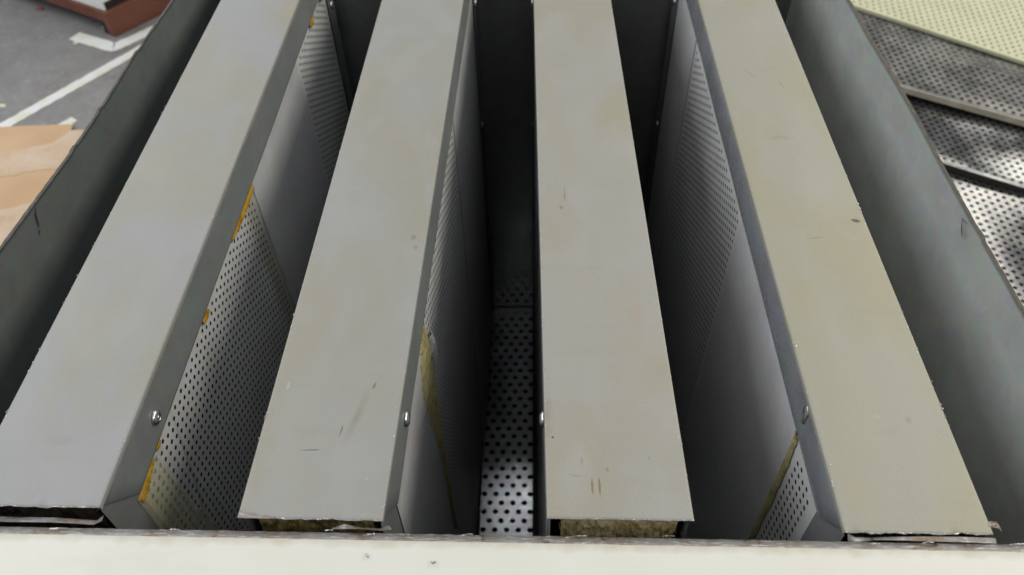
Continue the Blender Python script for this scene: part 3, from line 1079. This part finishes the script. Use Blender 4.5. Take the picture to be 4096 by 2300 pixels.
# lines along which the near edges of the panels lie: through (1.036,1.549), (1.018,1.862), (0.999,2.348)
p1 = along(1.036, 1.549, -0.5, -0.62)
tray('lowest galvanised perforated panel with a bright lamp glare beside the casing', p1[0], p1[1], GROUND + 0.001, A, 1.5, 0.70, 0.016, 0.0200, 0.0105, M['pan_galv'], M['rim'], wave=0.0055)
p2 = along(1.036, 1.549, -0.5, -0.01)
tray('galvanised perforated panel between the lamp glare and the pale folded rim', p2[0], p2[1], GROUND + 0.018, A, 1.5, 0.46, 0.016, 0.0195, 0.0105, M['pan_galv'], M['gap_dark'], wave=0.0055)  # near-black rim colour stands in for the shaded gap below this panel
p3 = along(1.018, 1.862, -0.5, -0.03)
tray('grey perforated panel with a pale folded rim just below the cream panel', p3[0], p3[1], GROUND + 0.042, A - 0.0, 1.5, 0.62, 0.017, 0.0210, 0.0118, M['pan_dusty'], M['rim'], pale=True, wave=0.0025)
A2 = -0.68
q = (0.999 - 0.5 * math.cos(A2) - 0.04, 2.348 - 0.5 * math.sin(A2) - 0.10)
tray('cream coated perforated panel at the top right, lying on the grey panels', q[0], q[1], GROUND + 0.0625, A2, 1.9, 0.8, 0.010, 0.0215, 0.0080, M['pan_cream'], M['pan_cream'], wave=0.001)

# ------------------------------------------------------------------ things at the left
M['card'] = None
t = NT('cardboard')
c = t.mix(t.ramp(t.noise(6, 4), [(0.3, 0), (0.7, 1)]), (0.45, 0.30, 0.175), (0.51, 0.355, 0.22))
c = t.mix(t.ramp(t.noise(35, 5, 0.6), [(0.55, 0), (0.75, 0.35)]), c, (0.44, 0.27, 0.14))
t.bump(t.noise(1, 3, 0.5, t.mapping(scale=(20, 170, 1))), 0.2, 0.002)
M['card'] = t.out(c, 0.8, 0, 0.2)
t = NT('torn_cardboard_ply')
c = t.mix(t.ramp(t.noise(14, 5, 0.65), [(0.35, 0), (0.65, 1)]), (0.47, 0.345, 0.23), (0.54, 0.43, 0.335))
c = t.mix(t.ramp(t.noise(40, 4), [(0.62, 0), (0.75, 0.5)]), c, (0.42, 0.28, 0.15))
t.bump(t.noise(60, 4), 0.5, 0.003)
M['ply'] = t.out(c, 0.9, 0, 0.1)


def ragged_sheet(name, outline, z0, th, mat, parent=None, jag=0.003, seed=0, step=0.012):
    P = [Vector(p) for p in outline]
    pts = []
    for i in range(len(P)):
        a, b = P[i], P[(i + 1) % len(P)]
        n = max(1, int((b - a).length / step))
        for k in range(n):
            q = a.lerp(b, k / n)
            if k:
                d = (b - a).normalized()
                q = q + Vector((-d.y, d.x)) * jag * (nz(q.x * 40, q.y * 40, seed) + 0.5 * nz(q.x * 120, q.y * 120, seed))
            pts.append(q)
    n = len(pts)
    v = [(p.x, p.y, z0) for p in pts] + [(p.x, p.y, z0 + th) for p in pts]
    f = [tuple(range(n, 2 * n)), tuple(reversed(range(n)))]
    f += [(i, (i + 1) % n, n + (i + 1) % n, n + i) for i in range(n)]
    return mesh(name, v, f, mat)


cb = thing('cardboard_sheet', 'torn tan cardboard sheet lying on the floor left of the casing', 'cardboard', (-1.4, 1.3, GROUND + 0.0055))
ZC = GROUND + 0.006
hang('sheet', ragged_sheet('sheet', [(-1.75, 1.735), (-1.266, 1.765), (-1.262, 1.735), (-1.05, 1.745), (-0.85, 0.6), (-1.6, 0.35), (-1.9, 0.5)], ZC, 0.006, M['card'], jag=0.002), cb)
tp = hang('torn_ply', ragged_sheet('torn_ply', [(-1.62, 1.640), (-1.36, 1.650), (-1.285, 1.685), (-1.262, 1.733), (-1.06, 1.742), (-1.10, 1.58), (-1.20, 1.585), (-1.30, 1.560), (-1.40, 1.530), (-1.62, 1.53)], ZC + 0.0062, 0.0008, M['ply'], jag=0.010, seed=4), cb)
tag(tp, 'pale torn ply on the cardboard')
tp = hang('torn_ply', ragged_sheet('torn_ply', [(-1.50, 1.345), (-1.20, 1.46), (-1.02, 1.50), (-0.95, 0.9), (-1.3, 0.8), (-1.6, 0.9)], ZC + 0.0062, 0.0008, M['ply'], jag=0.008, seed=14), cb)

# brown plinth with a white cabinet on it
M['brown'] = simple('red_brown_paint', (0.16, 0.055, 0.032), 0.5, 0, 0.2, 14, 0.1)
M['white'] = simple('white_enamel', (0.78, 0.80, 0.78), 0.4, 0, 0.04, 8)
M['black'] = simple('black_rubber', (0.012, 0.012, 0.012), 0.6)
pl = thing('brown_plinth', 'red-brown painted steel plinth standing on the floor behind the casing', 'plinth', (-1.3172, 2.2255, GROUND))
d1 = Vector((0.0972, 0.1275, 0)).normalized()      # along the right face
d2 = Vector((-0.191, 0.105, 0)).normalized()       # along the left face


def obl(name, s0, s1, t0, t1, z0, z1, mat, parent, bev=0.0):
    v = []
    for z in (z0, z1):
        for (a, b) in ((s0, t0), (s1, t0), (s1, t1), (s0, t1)):
            p = d1 * a + d2 * b
            v.append((p.x, p.y, z))
    me = mesh(name, v, [(3, 2, 1, 0), (4, 5, 6, 7), (0, 1, 5, 4), (1, 2, 6, 5), (2, 3, 7, 6), (3, 0, 4, 7)], mat)
    if bev:
        bevel(me, bev)
    return obj(name, me, parent)


obl('side_board', 0.0, 1.2, 0.0, 0.025, 0.0, 0.082, M['brown'], pl, 0.002)
obl('front_beam', 0.002, 0.03, 0.027, 1.1, 0.045, 0.082, M['brown'], pl, 0.002)
obl('corner_post', 0.004, 0.022, 0.0255, 0.05, 0.0, 0.044, M['black'], pl)
obl('deck', 0.031, 1.2, 0.026, 1.1, 0.068, 0.080, M['brown'], pl)
cbt = thing('white_cabinet', 'white enamelled cabinet standing on the red-brown plinth', 'cabinet', (-1.3172, 2.2255, GROUND + 0.083))
obl('rubber_base', 0.016, 1.18, 0.014, 1.08, 0.0, 0.022, M['black'], cbt)
obl('side_skirt', 0.009, 0.015, 0.012, 1.08, 0.001, 0.0225, M['white'], cbt)
obl('body', 0.010, 1.19, 0.010, 1.09, 0.023, 0.6, M['white'], cbt, 0.004)

# scraps on the floor
M['scrap'] = simple('pale_scrap', (0.62, 0.60, 0.46), 0.8, 0, 0.2, 90)
M['scrap_red'] = simple('red_brown_scrap', (0.16, 0.05, 0.04), 0.8, 0, 0.2, 90)


def scrap(label, x, y, r, mat, seed):
    n = 9
    v, f = [(0, 0, 0.004)], []
    for k in range(n):
        a = 2 * math.pi * k / n
        rr = r * (0.7 + 0.6 * abs(nz(k * 1.7, seed)))
        v.append((rr * math.cos(a), rr * 0.6 * math.sin(a), 0.0002))
        v.append((rr * 0.6 * math.cos(a), rr * 0.4 * math.sin(a), r * (0.35 + 0.3 * nz(k, seed + 2))))
    for k in range(n):
        a, b = 1 + 2 * k, 1 + 2 * ((k + 1) % n)
        f += [(a, b, b + 1, a + 1), (a + 1, b + 1, 0)]
    v[0] = (0, 0, r * 0.4)
    tag(obj('floor_scrap', mesh('floor_scrap', v, f, mat, None, True), None, (x, y, GROUND + 0.0003)), label, 'scrap', 'scraps lying on the workshop floor')


scrap('pale crumb on the floor just left of the plinth corner', -1.372, 2.285, 0.013, M['scrap'], 1)
scrap('pale crumb beside the ragged end of the white corner marking', -1.432, 2.195, 0.010, M['scrap'], 2)
scrap('pale crumb on the floor just above the long white line', -1.515, 1.865, 0.014, M['scrap'], 3)
scrap('red-brown scrap on the floor left of the plinth', -1.63, 2.40, 0.020, M['scrap_red'], 4)
scrap('pale crumb near the top left corner of the picture', -1.80, 2.40, 0.013, M['scrap'], 5)


# curled metal shavings on the flange
def shaving(label, x, y, r, seed):
    v, f = [], []
    n = 22
    for k in range(n + 1):
        q = k / n
        a = 4.4 * q + seed
        rr = r * (0.45 + 0.55 * q)
        cx, cy, cz = rr * math.cos(a), rr * math.sin(a) * 0.8, 0.0005 + 0.0008 * math.sin(q * 3.1)
        v += [(cx, cy, cz - 0.0004), (cx * 0.9, cy * 0.9, cz + 0.0007)]
        if k:
            f.append((2 * k - 2, 2 * k - 1, 2 * k + 1, 2 * k))
    tag(obj('metal_shaving', mesh('metal_shaving', v, f, M['cut_brown'], None, True), None, (x, y, ZF + 0.0002)), label, 'shaving', 'metal shavings on the cream flange')


shaving('curled metal shaving on the cream flange, nearer the second splitter', -0.109, 0.2125, 0.0017, 1.0)
shaving('curled metal shaving on the cream flange, nearer the gap beside the third splitter', -0.066, 0.2085, 0.0021, 2.4)
